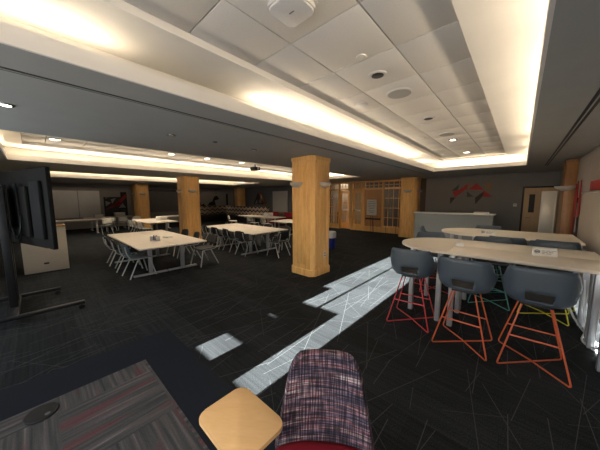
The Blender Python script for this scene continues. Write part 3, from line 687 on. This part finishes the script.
# ------------------------------------------------------------------ glazed oak partition and the hallway beyond
YG = 11.0
posts = [-7.85, -7.17, -6.40, -5.72, -4.76, -3.80]
t = B()
for x in posts: t.box(x - .042, YG - .06, 0, x + .042, YG + .06, H - .001)
t.box(-7.9, YG - .05, 2.36, -3.75, YG + .05, H - .001); t.box(-7.9, YG - .05, 2.02, -3.75, YG + .05, 2.10)
for a, c in zip(posts[2:], posts[3:]): t.box(a, YG - .04, 0, c, YG + .04, .26 if c > -4 or a > -5.8 else .1)
t.box(-7.85, YG - .04, 0, -7.17, YG + .04, .26)
struct(t.build('window_3', 'oak'))
m_ = B()
for a, c in zip(posts, posts[1:]):
    for k in range(1, 4): x = a + (c - a) * k / 4; m_.box(x - .01, YG - .015, 2.10, x + .01, YG + .015, 2.36)
    m_.box(a, YG - .015, 2.22, c, YG + .015, 2.24)
for a, c in ((posts[0], posts[1]), (posts[4], posts[5])):
    for k in (1, 2, 3): x = a + (c - a) * k / 4; m_.box(x - .011, YG - .015, .26, x + .011, YG + .015, 2.02)
    for z in (.7, 1.15, 1.6): m_.box(a, YG - .014, z, c, YG + .014, z + .022)
struct(m_.build('window_4', 'oak'))
struct(B().box(-7.8, YG - .003, .26, -7.2, YG + .003, 2.02).box(-4.7, YG - .003, .26, -3.86, YG + .003, 2.02).build('window_5', 'glassdark'))
def glass_door(label, x0, x1, loc, rz):
    t = thing('door_1', label, 'door', loc, rz); t['kind'] = 'structure'
    w_ = x1 - x0; b = B(); b.box(0, -.02, .01, .10, .02, 2.0); b.box(w_ - .10, -.02, .01, w_, .02, 2.0); b.box(.10, -.02, .01, w_ - .10, .02, .32); b.box(.10, -.02, 1.88, w_ - .10, .02, 2.0)
    b.box(.10, -.008, 1.4, w_ - .10, .008, 1.425); b.box(w_ / 2 - .011, -.008, .32, w_ / 2 + .011, .008, 1.88); b.box(.10, -.008, .8, w_ - .10, .008, .825)
    b.build('door_frame', 'oak', t); B().box(.10, -.003, .32, w_ - .10, .003, 1.88).build('pane', 'glassdark', t)
    B().tube([(.06, -.05, 1.0), (w_ - .06, -.05, 1.0)], .018).build('push_bar', 'chrome', t)
    return t
glass_door('closed glazed oak door in the partition', -6.34, -5.78, (-6.34, YG, 0), 0)
glass_door('open glazed oak door swung into the hallway', -7.1, -6.5, (-7.1, YG + .03, 0), R(75)).name = 'door_2'
# oak panelled bay
t = B(); t.box(-5.665, YG - .02, .26, -4.815, YG + .02, 2.02)
struct(t.build('wall_partition', 'panel'))
b = B(); b.box(-5.62, YG - .035, .58, -4.86, YG - .02, .66); struct(b.build('trim_1', 'artblk'))
# hallway
struct(B().box(-9.5, YB + .001, -.05, -2.0, 16, .001).build('floor_hall', 'woodfloor'))
b = B(); b.box(-9.6, YB + .2, 0, -9.5, 16, 2.8); b.box(-2.0, YB + .2, 0, -1.9, 16, 2.8); b.box(-9.6, 15.9, 0, -1.9, 16, 2.8); b.box(-8.6, 12.7, 0, -7.75, 12.8, 2.6); struct(b.build('wall_hall', 'hallwall'))
struct(B().box(-9.6, YB + .2, 2.7, -1.9, 16, 2.8).build('ceiling_hall', 'hallwall'))
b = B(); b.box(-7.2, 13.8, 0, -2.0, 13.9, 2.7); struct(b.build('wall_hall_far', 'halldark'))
t = thing('notice_board', 'white notice board leaning in the hallway seen through the partition', 'notice board', (-8.2, 12.4, 0))
B().box(-.35, 0, .8, .35, .03, 1.9, bev=.005).build('panel', 'white', t); B().box(-.03, .03, 0, .03, .06, .9).build('support', 'blackm', t)
area((-6.6, 12.6, 2.6), 3.5, 1.2, 40, (1, .84, .64), name='hall_lamp')
# sign on easel
t = thing('poster_easel', 'white notice poster on a thin black easel before the oak panel', 'sign', (-5.1, 10.55, 0))
B().box(-.24, -.02, .82, .24, 0, 1.55).build('poster', 'wbd2', t)
b = B()
for k, (w_, z) in enumerate([(.30, 1.44), (.36, 1.36), (.34, 1.28), (.36, 1.20), (.28, 1.12), (.34, 1.02), (.2, .95)]): b.box(-w_ / 2, -.0215, z, w_ / 2, -.0201, z + .02)
b.build('lettering', 'soil', t)
for x in (-.05, .05): B().tube([(x, .01, .0), (x, .01, 1.6)], .009).build('leg', 'blackm', t)
B().tube([(0, .02, 1.5), (0, .25, 0)], .009).build('leg', 'blackm', t); B().tube([(-.25, -.01, .8), (.25, -.01, .8)], .009).build('shelf_bar', 'blackm', t)
# barrier rail / stand to its right
t = thing('coat_stand', 'thin black metal rail stand before the dark panes of the partition', 'stand', (-4.25, 10.75, 0))
for x in (-.25, .2): B().tube([(x, 0, 0), (x, 0, 1.05)], .009).build('post', 'blackm', t)
B().tube([(-.3, 0, 1.05), (.25, 0, 1.05)], .009).build('top_rail', 'blackm', t)

# blue recycling bin behind the nearest column
t = thing('recycling_bin', 'blue bin with a white liner behind the nearest column', 'bin', (-4.50, 6.42, 0))
B().lathe([(.14, 0), (.145, .01), (.165, .38), (.17, .42)], n=20).build('bucket', 'blue', t)
B().lathe([(.166, .34), (.172, .35), (.178, .5), (.165, .54), (.13, .51)], n=20).build('liner', 'bag', t)

# ------------------------------------------------------------------ grey feature wall, desk, door
t = thing('triangle_wall_art', 'angular red, tan and black triangle art on the grey back wall', 'wall art', (0, YB - .001, 0))
for i, (pts, m) in enumerate([([(-2.07, 1.89), (-1.82, 2.14), (-1.87, 1.89)], 'artgrn'), ([(-2.04, 1.86), (-1.81, 1.93), (-1.55, 2.15), (-1.56, 1.96), (-1.94, 1.63)], 'artred'), ([(-2.1, 1.63), (-1.92, 1.63), (-2.09, 1.36)], 'artblk'),
               ([(-1.54, 1.95), (-1.53, 2.18), (-1.36, 2.15)], 'arttan'), ([(-1.08, 2.14), (-.82, 2.16), (-.84, 1.76)], 'arttan'), ([(-1.52, 1.92), (-1.28, 2.16), (-1.04, 1.9)], 'artred'), ([(-1.56, 1.86), (-1.34, 1.66), (-1.55, 1.64)], 'artgrn'),
               ([(-1.29, 1.62), (-1.05, 1.84), (-1.04, 1.71), (-1.27, 1.37)], 'artblk'), ([(-1.05, 1.89), (-.77, 1.65), (-1.05, 1.65)], 'artred')]):
    xzpoly('triangle', pts, m, t, th=.012 + .001 * i)
t = thing('thermostat', 'small white thermostat on the grey wall left of the door', 'thermostat', (-.15, YB, 1.36))
B().box(-.045, -.025, -.05, .045, 0, .05, bev=.006).build('housing', 'white', t); B().box(-.02, -.027, -.005, .02, -.025, .02).build('display', 'soil', t)
t = thing('door_3', 'x', 'door', (.01, YB - .002, 0)); t['kind'] = 'structure'; del t['label']; del t['category']
B().box(.05, -.045, .0, .858, -.005, 1.93).build('door_leaf', 'doorw', t)
b = B(); b.box(0, -.06, 0, .05, 0, 1.98); b.box(.05, -.06, 1.93, .858, 0, 1.98); b.build('door_frame', 'artblk', t)
B().box(.18, -.05, 1.12, .32, -.046, 1.72).build('vision_panel', 'artblk', t); B().tube([(.12, -.08, .95), (.24, -.08, .95)], .012).build('door_handle', 'chrome', t)
# reception desk
t = thing('reception_desk', 'blue-grey reception desk with a light raised counter before the feature wall', 'desk', (-1.56, 8.7, 0))
B().box(-1.02, -.2, 0, 1.02, -.14, 1.12).build('front_panel', 'greydesk', t); B().box(-1.02, -.14, 0, -.96, .5, 1.12).build('side_panel', 'greydesk', t); B().box(.96, -.14, 0, 1.02, .5, 1.12).build('side_panel', 'greydesk', t)
B().box(-1.06, -.26, 1.12, 1.06, .14, 1.155, bev=.006).build('counter_top', 'greytop', t); B().box(-.96, -.14, .70, .96, .5, .73).build('work_surface', 'greytop', t)
boxy('document_tray', 'low white tray on the right end of the reception desk counter', 'tray', (-.82, 8.62, 1.155), (.34, .2, .05), 'white')
# mobile whiteboard near door
t = thing('mobile_whiteboard', 'narrow free-standing whiteboard in front of the pale oak door', 'whiteboard', (.56, 9.3, 0))
B().box(-.14, -.015, .45, .10, .015, 1.76, bev=.004).build('writing_surface', 'wbd2', t)
b = B(); b.box(.10, -.02, .1, .125, .02, 1.78); b.box(-.165, -.02, .1, -.14, .02, 1.78); b.box(-.14, -.02, 1.76, .10, .02, 1.78); b.build('frame', 'white', t)
for x in (-.15, .11): B().box(x - .02, -.2, .03, x + .02, .2, .1).build('foot', 'steel', t)
# right wall: art, red panel, wall whiteboard
t = thing('striped_wall_art', 'tall red and black spiky wall art on the right wall by the pilaster', 'wall art', (XR - .002, 0, 0))
for i, (pts, m) in enumerate([([(7.75, .8), (7.95, .8), (7.95, 1.5), (7.85, 1.9), (7.72, 1.5)], 'artred'), ([(7.0, .75), (7.7, .8), (7.7, 1.2), (7.5, 1.6), (7.3, 1.15), (7.05, 1.3)], 'artblk'), ([(7.5, 1.2), (7.72, 1.2), (7.65, 1.95)], 'artred'), ([(7.1, 1.25), (7.38, 1.2), (7.28, 1.95)], 'artred'), ([(7.3, .9), (7.45, .9), (7.38, 1.5)], 'artgry')]):
    yzpoly('shape', pts, m, t, -.02 - .002 * i, .015)
t = thing('wall_whiteboard', 'long whiteboard on the right wall behind the high tables', 'whiteboard', (XR, 0, 0))
B().box(-.035, 3.4, .75, -.002, 6.95, 1.68, bev=.003).build('writing_surface', 'wbd2', t)
b = B(); b.box(-.045, 3.38, 1.68, -.002, 6.97, 1.70); b.box(-.08, 3.38, .73, -.002, 6.97, .75); b.build('frame', 'steel', t)
tag(B().box(XR - .03, 4.6, 1.72, XR - .001, 6.35, 1.88, bev=.004).build('red_banner_panel', 'artred'), 'red rectangular panel above the right wall whiteboard', 'wall panel')

# ------------------------------------------------------------------ high tables
HZ = .95
def round_end(x0, x1, yc, r, n=18, ex=.62):
    pts = [(x1, yc - r), (x1, yc + r)]
    for k in range(n + 1):
        a = PI / 2 + PI * k / n
        pts.append((x0 + ex + math.cos(a) * ex, yc + math.sin(a) * r))
    return pts
def tleg(x, y, par, tilt=0): B().box(x - .028, y - .028, .012, x + .028, y + .028, HZ - .03, bev=.008).build('leg', 'steel', par); B().lathe([(.02, 0), (.024, .004), (.02, .013)], (x, y, 0), 12).build('glide', 'black', par)
def hightable(y0, y1, tip, x1, lab, full=True):
    yc = (y0 + y1) / 2; r = (y1 - y0) / 2; xe = tip + .70
    t = thing('high_table_end', 'rounded end section of the ' + lab, 'high table', (0, 0, 0))
    B().prism(round_end(tip, xe - .001, yc, r), HZ - .028, HZ, bev=.004).build('tabletop', 'top', t)
    for x, y in ((tip + .25, yc - .37), (tip + .28, yc + .30), (xe - .08, y0 + .10), (xe - .08, y1 - .10)): tleg(x, y, t)
    B().box(tip + .3, yc - .02, HZ - .09, xe - .1, yc + .02, HZ - .029).build('beam', 'steel', t)
    for nm, a, c in (('front', y0, yc - .0015), ('back', yc + .0015, y1)):
        t = thing('high_desk', nm + ' straight section of the ' + lab, 'high table', (0, 0, 0))
        B().box(xe + .001, a, HZ - .028, x1, c, HZ, bev=.004).build('tabletop', 'top', t)
        for x in (xe + .07, x1 - .05):
            for y in (a + .06, c - .06): tleg(x, y, t)
        B().box(xe + .1, (a + c) / 2 - .02, HZ - .09, x1 - .1, (a + c) / 2 + .02, HZ - .029).build('beam', 'steel', t)
hightable(3.33, 4.52, -1.33, .70, 'nearest high table')
hightable(5.22, 6.40, -1.20, .72, 'farther high table')

# wire-base stools; the stool faces +y in its own frame
SH = .64
def make_stool(name, label, loc, rz, wire, group=None, shell='blueshell', cutout=True):
    t = thing(name, label, 'stool', loc, rz, group)
    b = B(); NT, NR = 64, 22
    def P(th, r):
        # th: 0 = back (-y); r: 0 centre .. 1 rim
        a = abs(math.degrees(th))
        if a < 46: hh = .335
        elif a < 62: k = (a - 46) / 16; k = k * k * (3 - 2 * k); hh = .335 * (1 - k) + .20 * k
        elif a < 104: hh = .20 - .03 * (a - 62) / 42
        else: k = min(1, (a - 104) / 26); k = k * k * (3 - 2 * k); hh = .17 * (1 - k)
        rr = .18
        if r < .5:
            q = r / .5 * rr; z = .0 + .012 * (r / .5) ** 3
        else:
            u = (r - .5) / .5
            q = rr + .045 * math.sin(min(1, u * 2.2) * PI / 2) * (1 if hh > .05 else .6) + .02 * u
            z = .012 + hh * u ** 1.35
        if r > .5: q += .022 * math.exp(-((a - 80) / 24) ** 2) * ((r - .5) / .5) ** 2
        sx, sy = math.sin(th), -math.cos(th)
        e = 3.8; n_ = (abs(sx) ** e + abs(sy) ** e) ** (-1 / e)
        x = sx * n_ * q; y = sy * n_ * q
        if a > 118: y *= 1.0
        return (x, y, SH + z)
    ctr = b._v((0, 0, SH)); g = []
    for i in range(NT):
        th = -PI + 2 * PI * i / NT; g.append([b._v(P(th, j / NR)) for j in range(1, NR + 1)])
    for i in range(NT):
        i2 = (i + 1) % NT; th = math.degrees(-PI + 2 * PI * (i + .5) / NT)
        b.bm.faces.new((ctr, g[i][0], g[i2][0]))
        for j in range(NR - 1):
            if cutout and abs(th) < 23 and 12 <= j <= 14: continue
            b.bm.faces.new((g[i][j], g[i2][j], g[i2][j + 1], g[i][j + 1]))
    o = b.build('shell', shell, t); md = o.modifiers.new('s', 'SOLIDIFY'); md.thickness = .012; md.offset = 0
    B().prism(rrect(-.185, -.175, .185, .19, .07), SH + .008, SH + .03, bev=.008).build('seat_pad', 'pad', t)
    # wire base: four raked legs, floor cross, footrest rails
    T = SH - .022; k = .012; sp = .245; tp = .10; fz = .26
    def lg(sx, sy, z): u = (T - z) / (T - k); return (sx * (tp + (sp - tp) * u), sy * (tp + .02 + (sp - tp - .02) * u), z)
    r_ = .0072
    B().tube([lg(-1, -1, T), lg(-1, -1, k), lg(1, 1, k), lg(1, 1, T)], r_, 8, bend=.03).build('wire_frame', wire, t)
    B().tube([lg(1, -1, T), (sp, -sp, k + .0), (0, 0, k + .018), (-sp, sp, k), lg(-1, 1, T)], r_, 8, bend=.03).build('wire_frame', wire, t)
    for sy in (-1, 1): B().tube([lg(-1, sy, fz + .05 * (sy < 0)), lg(1, sy, fz + .05 * (sy < 0))], .008, 8).build('footrest', wire, t)
    B().box(-.11, -.13, SH - .03, .11, .13, SH - .012, bev=.005).build('mounting_plate', 'blackm', t)
    return t
S3 = make_stool('bar_stool', 'slate blue stool with orange wire base, rightmost at the front of the nearest high table', (.17, 3.14, 0), .03, 'orange')
S2 = dup(S3, (-.38, 3.10, 0), -.02, 'slate blue stool with orange wire base, middle one before the nearest high table')
S1 = make_stool('bar_stool', 'slate blue stool with crimson wire base at the left end of the nearest high table', (-.97, 3.24, 0), .10, 'red')
SY = make_stool('bar_stool', 'stool with yellow wire base on the far side of the nearest high table', (.33, 4.62, 0), PI - .1, 'yellow')
ST = make_stool('bar_stool', 'stool with teal wire base on the far side of the nearest high table', (-.28, 4.62, 0), PI + .1, 'teal')
dup(S1, (-1.08, 4.64, 0), PI + .5, 'stool with crimson wire base behind the rounded end of the nearest high table')
dup(ST, (-.28 + .15, 5.22, 0), 0, 'slate blue stool tucked to the front of the farther high table, left one')
dup(SY, (.42, 5.23, 0), 0, 'slate blue stool tucked to the front of the farther high table, right one')
dup(S1, (-1.36, 5.78, 0), -1.3, 'stool at the rounded left end of the farther high table')
dup(ST, (-.5, 6.62, 0), PI, 'stool on the far side of the farther high table')

# tent signs and small box
def tent(label, loc, rz, w_=.21, hh=.088):
    t = thing('tent_sign', label, 'sign', loc, rz)
    b = B(); b.prism([(-.03, 0), (.03, 0), (.003, hh), (-.003, hh)], -w_ / 2, w_ / 2)
    b.bm.transform(Matrix(((0, 0, 1, 0), (1, 0, 0, 0), (0, 1, 0, 0), (0, 0, 0, 1))))
    b.build('card', 'white', t)
    al = math.atan2(.027, hh)
    def on(bb, x, v): return None
    b = B(); b.T = Matrix.Translation((0, -.0307, 0)) @ Matrix.Rotation(-al, 4, 'X')
    # logo: ring of bars; two lines of lettering
    b.tube([(-.07 + .022 * math.cos(a), .0, .05 + .017 * math.sin(a)) for a in [k * PI / 8 for k in range(16)]], .004, 6, closed=True)
    b.box(-.085, -.001, .044, -.055, .0015, .056)
    b.build('logo', 'soil', t)
    b = B(); b.T = Matrix.Translation((0, -.0307, 0)) @ Matrix.Rotation(-al, 4, 'X')
    for z, xs in ((.056, [(-.03, .0), (.008, .045), (.052, .095)]), (.040, [(-.03, .02), (.028, .07)]), (.024, [(-.03, -.005), (.004, .05)])):
        for x0, x1 in xs: b.box(x0, -.0005, z, x1, .001, z + .008)
    b.build('lettering', 'artgry', t)
tent('white tent sign with a dark round logo on the nearest high table', (.235, 3.84, HZ), .35)
tent('white tent sign on the farther high table', (-.40, 5.40, HZ), .2, .2)
boxy('card_box', 'little white box of cards on the nearest high table', 'box', (-.58, 3.86, HZ), (.10, .08, .05), 'white', .2)

# power cables by the right wall
tag(B().tube([(.62, 4.30, .64), (.64, 4.28, .3), (.66, 4.2, .05), (.60, 4.0, .012), (.68, 3.8, .012), (.74, 3.9, .012), (.70, 4.08, .015), (.62, 4.02, .012), (.64, 3.86, .02), (.74, 3.72, .012), (.80, 3.6, .012)], .009, 8, bend=.08).build('power_cable', 'cable'), 'white power cable coiled on the floor under the nearest high table', 'cable')
tag(B().tube([(.50, 4.9, .60), (.52, 4.8, .35), (.58, 4.55, .12), (.64, 4.35, .03), (.70, 4.1, .012), (.76, 3.95, .012)], .012, 8, bend=.08).build('cable_sleeve', 'cable'), 'thick white cable sleeve sloping to the floor by the yellow stool', 'cable')

# ------------------------------------------------------------------ display cart, cabinet, floor box
th = R(16)
t = thing('display_cart', 'black mobile cart carrying the large display at the left edge', 'cart', (-5.30, -.30, 0), th * 0)
for x, a in ((-.40, .50), (.62, .70)):
    b = B(); b.box(x - .035, -.45, .075, x + .035, a, .12, bev=.008); b.build('base_leg', 'blackm', t)
    for y in (-.42, a - .04): B().at((x, y, 0)).tube([(-.02, 0, .035), (.02, 0, .035)], .034, 14).build('caster', 'black', t)
B().box(-.37, -.04, .075, .59, .06, .12, bev=.006).build('cross_beam', 'blackm', t)
for x in (-.12, .16): B().box(x - .06, -.03, .12, x + .06, .05, 1.80, bev=.006).build('column', 'blackm', t)
B().box(-.20, .05, 1.2, .14, .075, 1.75).build('mount_bracket', 'blackm', t)
t2 = thing('wall_display', 'large black display seen from behind on the mobile cart', 'display', (-5.34, -.10, 1.48), th)
B().box(-.95, -.03, -.53, .95, .02, .53, bev=.01).build('panel_housing', 'tvback', t2)
B().box(-.93, .0201, -.51, .93, .022, .51).build('screen', 'black', t2)
B().box(.52, -.075, -.40, .82, -.031, .36, bev=.015).build('electronics_cover', 'tvmetal', t2)
B().box(-.80, -.075, -.40, .38, -.031, .30, bev=.015).build('rear_cover', 'tvback', t2)
for x in (-.30, .12): B().box(x - .035, -.10, -.38, x + .035, -.076, .34, bev=.005).build('mounting_rail', 'blackm', t2)
B().tube([(.2, -.09, -.1), (.3, -.13, -.3), (.15, -.14, -.45), (-.05, -.12, -.30)], .008, 8, bend=.08).build('cable', 'black', t2)
t = thing('display_shelf_camera', 'x', 'camera', (-4.43, .12, 1.2)) if False else None

t = thing('beige_cabinet', 'beige laminate cabinet standing behind the display cart', 'cabinet', (-7.62, .105, 0))
B().box(-.55, -.345, .02, 0, .345, 1.0, bev=.004).build('body', 'beige', t)
B().box(-.56, -.355, 1.0, .01, .355, 1.025, bev=.004).build('cabinet_top', 'oakd', t); B().box(-.53, -.33, 0, -.02, .33, .02).build('plinth', 'blackm', t)
B().box(.001, -.05, .19, .012, .03, .225, bev=.003).build('handle', 'black', t)
t = thing('floor_box', 'round black floor outlet cover in the striped carpet', 'floor outlet', (-2.545, -.085, .0062))
B().lathe([(.096, 0), (.096, .005), (.090, .011), (.02, .013)], n=40).build('cover', 'black', t); B().at((.05, .03, .0118)).lathe([(.016, 0), (.014, .003)], n=12).build('latch', 'soil', t)

# ------------------------------------------------------------------ foreground tablet chair
ang = math.atan2(.59, .80)
t = thing('tablet_chair', 'lounge chair with purple tweed back and red seat in the foreground', 'chair', (-.605, .83, 0), ang)
# local frame: x across, +y away from the camera side (behind backrest); seat towards -y
b = B(); g = []; NU, NV = 22, 26
def backpt(u, v, off=0):
    # v 0 bottom .42, 1 top .87 ; rounded top corners; slight wrap
    w_ = .222 - .072 * v
    if v > .80: q = (v - .80) / .20; w_ *= (1 - q ** 2.6 * .52) ** .5 if q < 1 else .69
    x = u * w_
    z = .44 + .42 * v - (.018 * abs(u) ** 2.5 * max(0, (v - .6) / .4))
    y = -.01 + .085 * v ** 1.3 - .05 * u * u * (1 - .3 * v) + .01
    return (x, y, z)
for j in range(NV + 1): g.append([b._v(backpt(i / NU * 2 - 1, j / NV)) for i in range(NU + 1)])
for j in range(NV):
    for i in range(NU): b.bm.faces.new((g[j][i], g[j][i + 1], g[j + 1][i + 1], g[j + 1][i]))
o = b.build('backrest', 'tweed', t); md = o.modifiers.new('s', 'SOLIDIFY'); md.thickness = .035; md.offset = -1
mb = o.modifiers.new('b', 'BEVEL'); mb.width = .012; mb.segments = 3; mb.limit_method = 'ANGLE'; mb.angle_limit = R(50)
b = B(); g = []
for j in range(15):
    row = []
    for i in range(21):
        u = i / 10 - 1; v = j / 14 * 2 - 1
        e = (abs(u) ** 4 + abs(v) ** 4) ** .25; s_ = 1 if e == 0 else max(abs(u), abs(v)) / e
        row.append(b._v((u * s_ * .245, -.245 + v * s_ * .25, .462 + .03 * (1 - (max(abs(u), abs(v))) ** 6) )))
    g.append(row)
for j in range(14):
    for i in range(20): b.bm.faces.new((g[j][i], g[j][i + 1], g[j + 1][i + 1], g[j + 1][i]))
o = b.build('seat', 'redseat', t); md = o.modifiers.new('s', 'SOLIDIFY'); md.thickness = .06; md.offset = -1
for sx in (-1, 1):
    for sy in (-.06, -.43): B().tube([(sx * .19, sy, .39), (sx * .23, sy + (.05 if sy > -.2 else -.03), .0)], [.016, .011], 10).build('leg', 'blackm', t)
inv = Matrix.Rotation(-ang, 4, 'Z') @ Matrix.Translation((.605, -.83, 0))
b = B(); b.T = inv; b.prism(rrect(-.985, .400, -.665, .645, .045, 8), .642, .66, bev=.004); b.build('writing_tablet', 'maple', t)
b = B(); b.T = inv; b.tube([(-.83, .5, .64), (-.83, .5, .56), (-.74, .46, .45), (-.62, .50, .40)], .014, 10, bend=.05); b.build('tablet_arm', 'blackm', t)

# unseen blocker added behind the camera, shaped to notch the sun patch
t = thing('sun_blocker', 'stepped sun blocker added at the window behind the viewer', 'blocker', (-2.12, -1.3, 0))
B().box(-.46, -.1, .0, .35, .1, .55, bev=.004).build('blocker_base', 'beige', t)
B().box(.02, -.08, .55, .35, .08, 1.03).build('blocker_box', 'beige', t)
B().box(-.46, -.08, .73, .02, .08, .86).build('blocker_tier', 'beige', t); B().box(-.22, -.08, .86, .02, .08, 1.02).build('blocker_tier', 'beige', t); B().box(-.46, -.08, .905, -.22, .08, 1.02).build('blocker_tier', 'beige', t)
B().box(-.46, -.08, .55, -.385, .08, 1.22).build('blocker_post', 'beige', t); B().box(-.06, -.08, .55, .02, .08, .73).build('blocker_post', 'beige', t); B().box(-.46, -.08, 1.02, -.28, .08, 1.22).build('blocker_box', 'beige', t)

# ------------------------------------------------------------------ output look
sc.view_settings.view_transform = 'Standard'; sc.view_settings.look = 'None'; sc.view_settings.gamma = 1
sc.view_settings.use_curve_mapping = False; sc.view_settings.exposure = 0.6
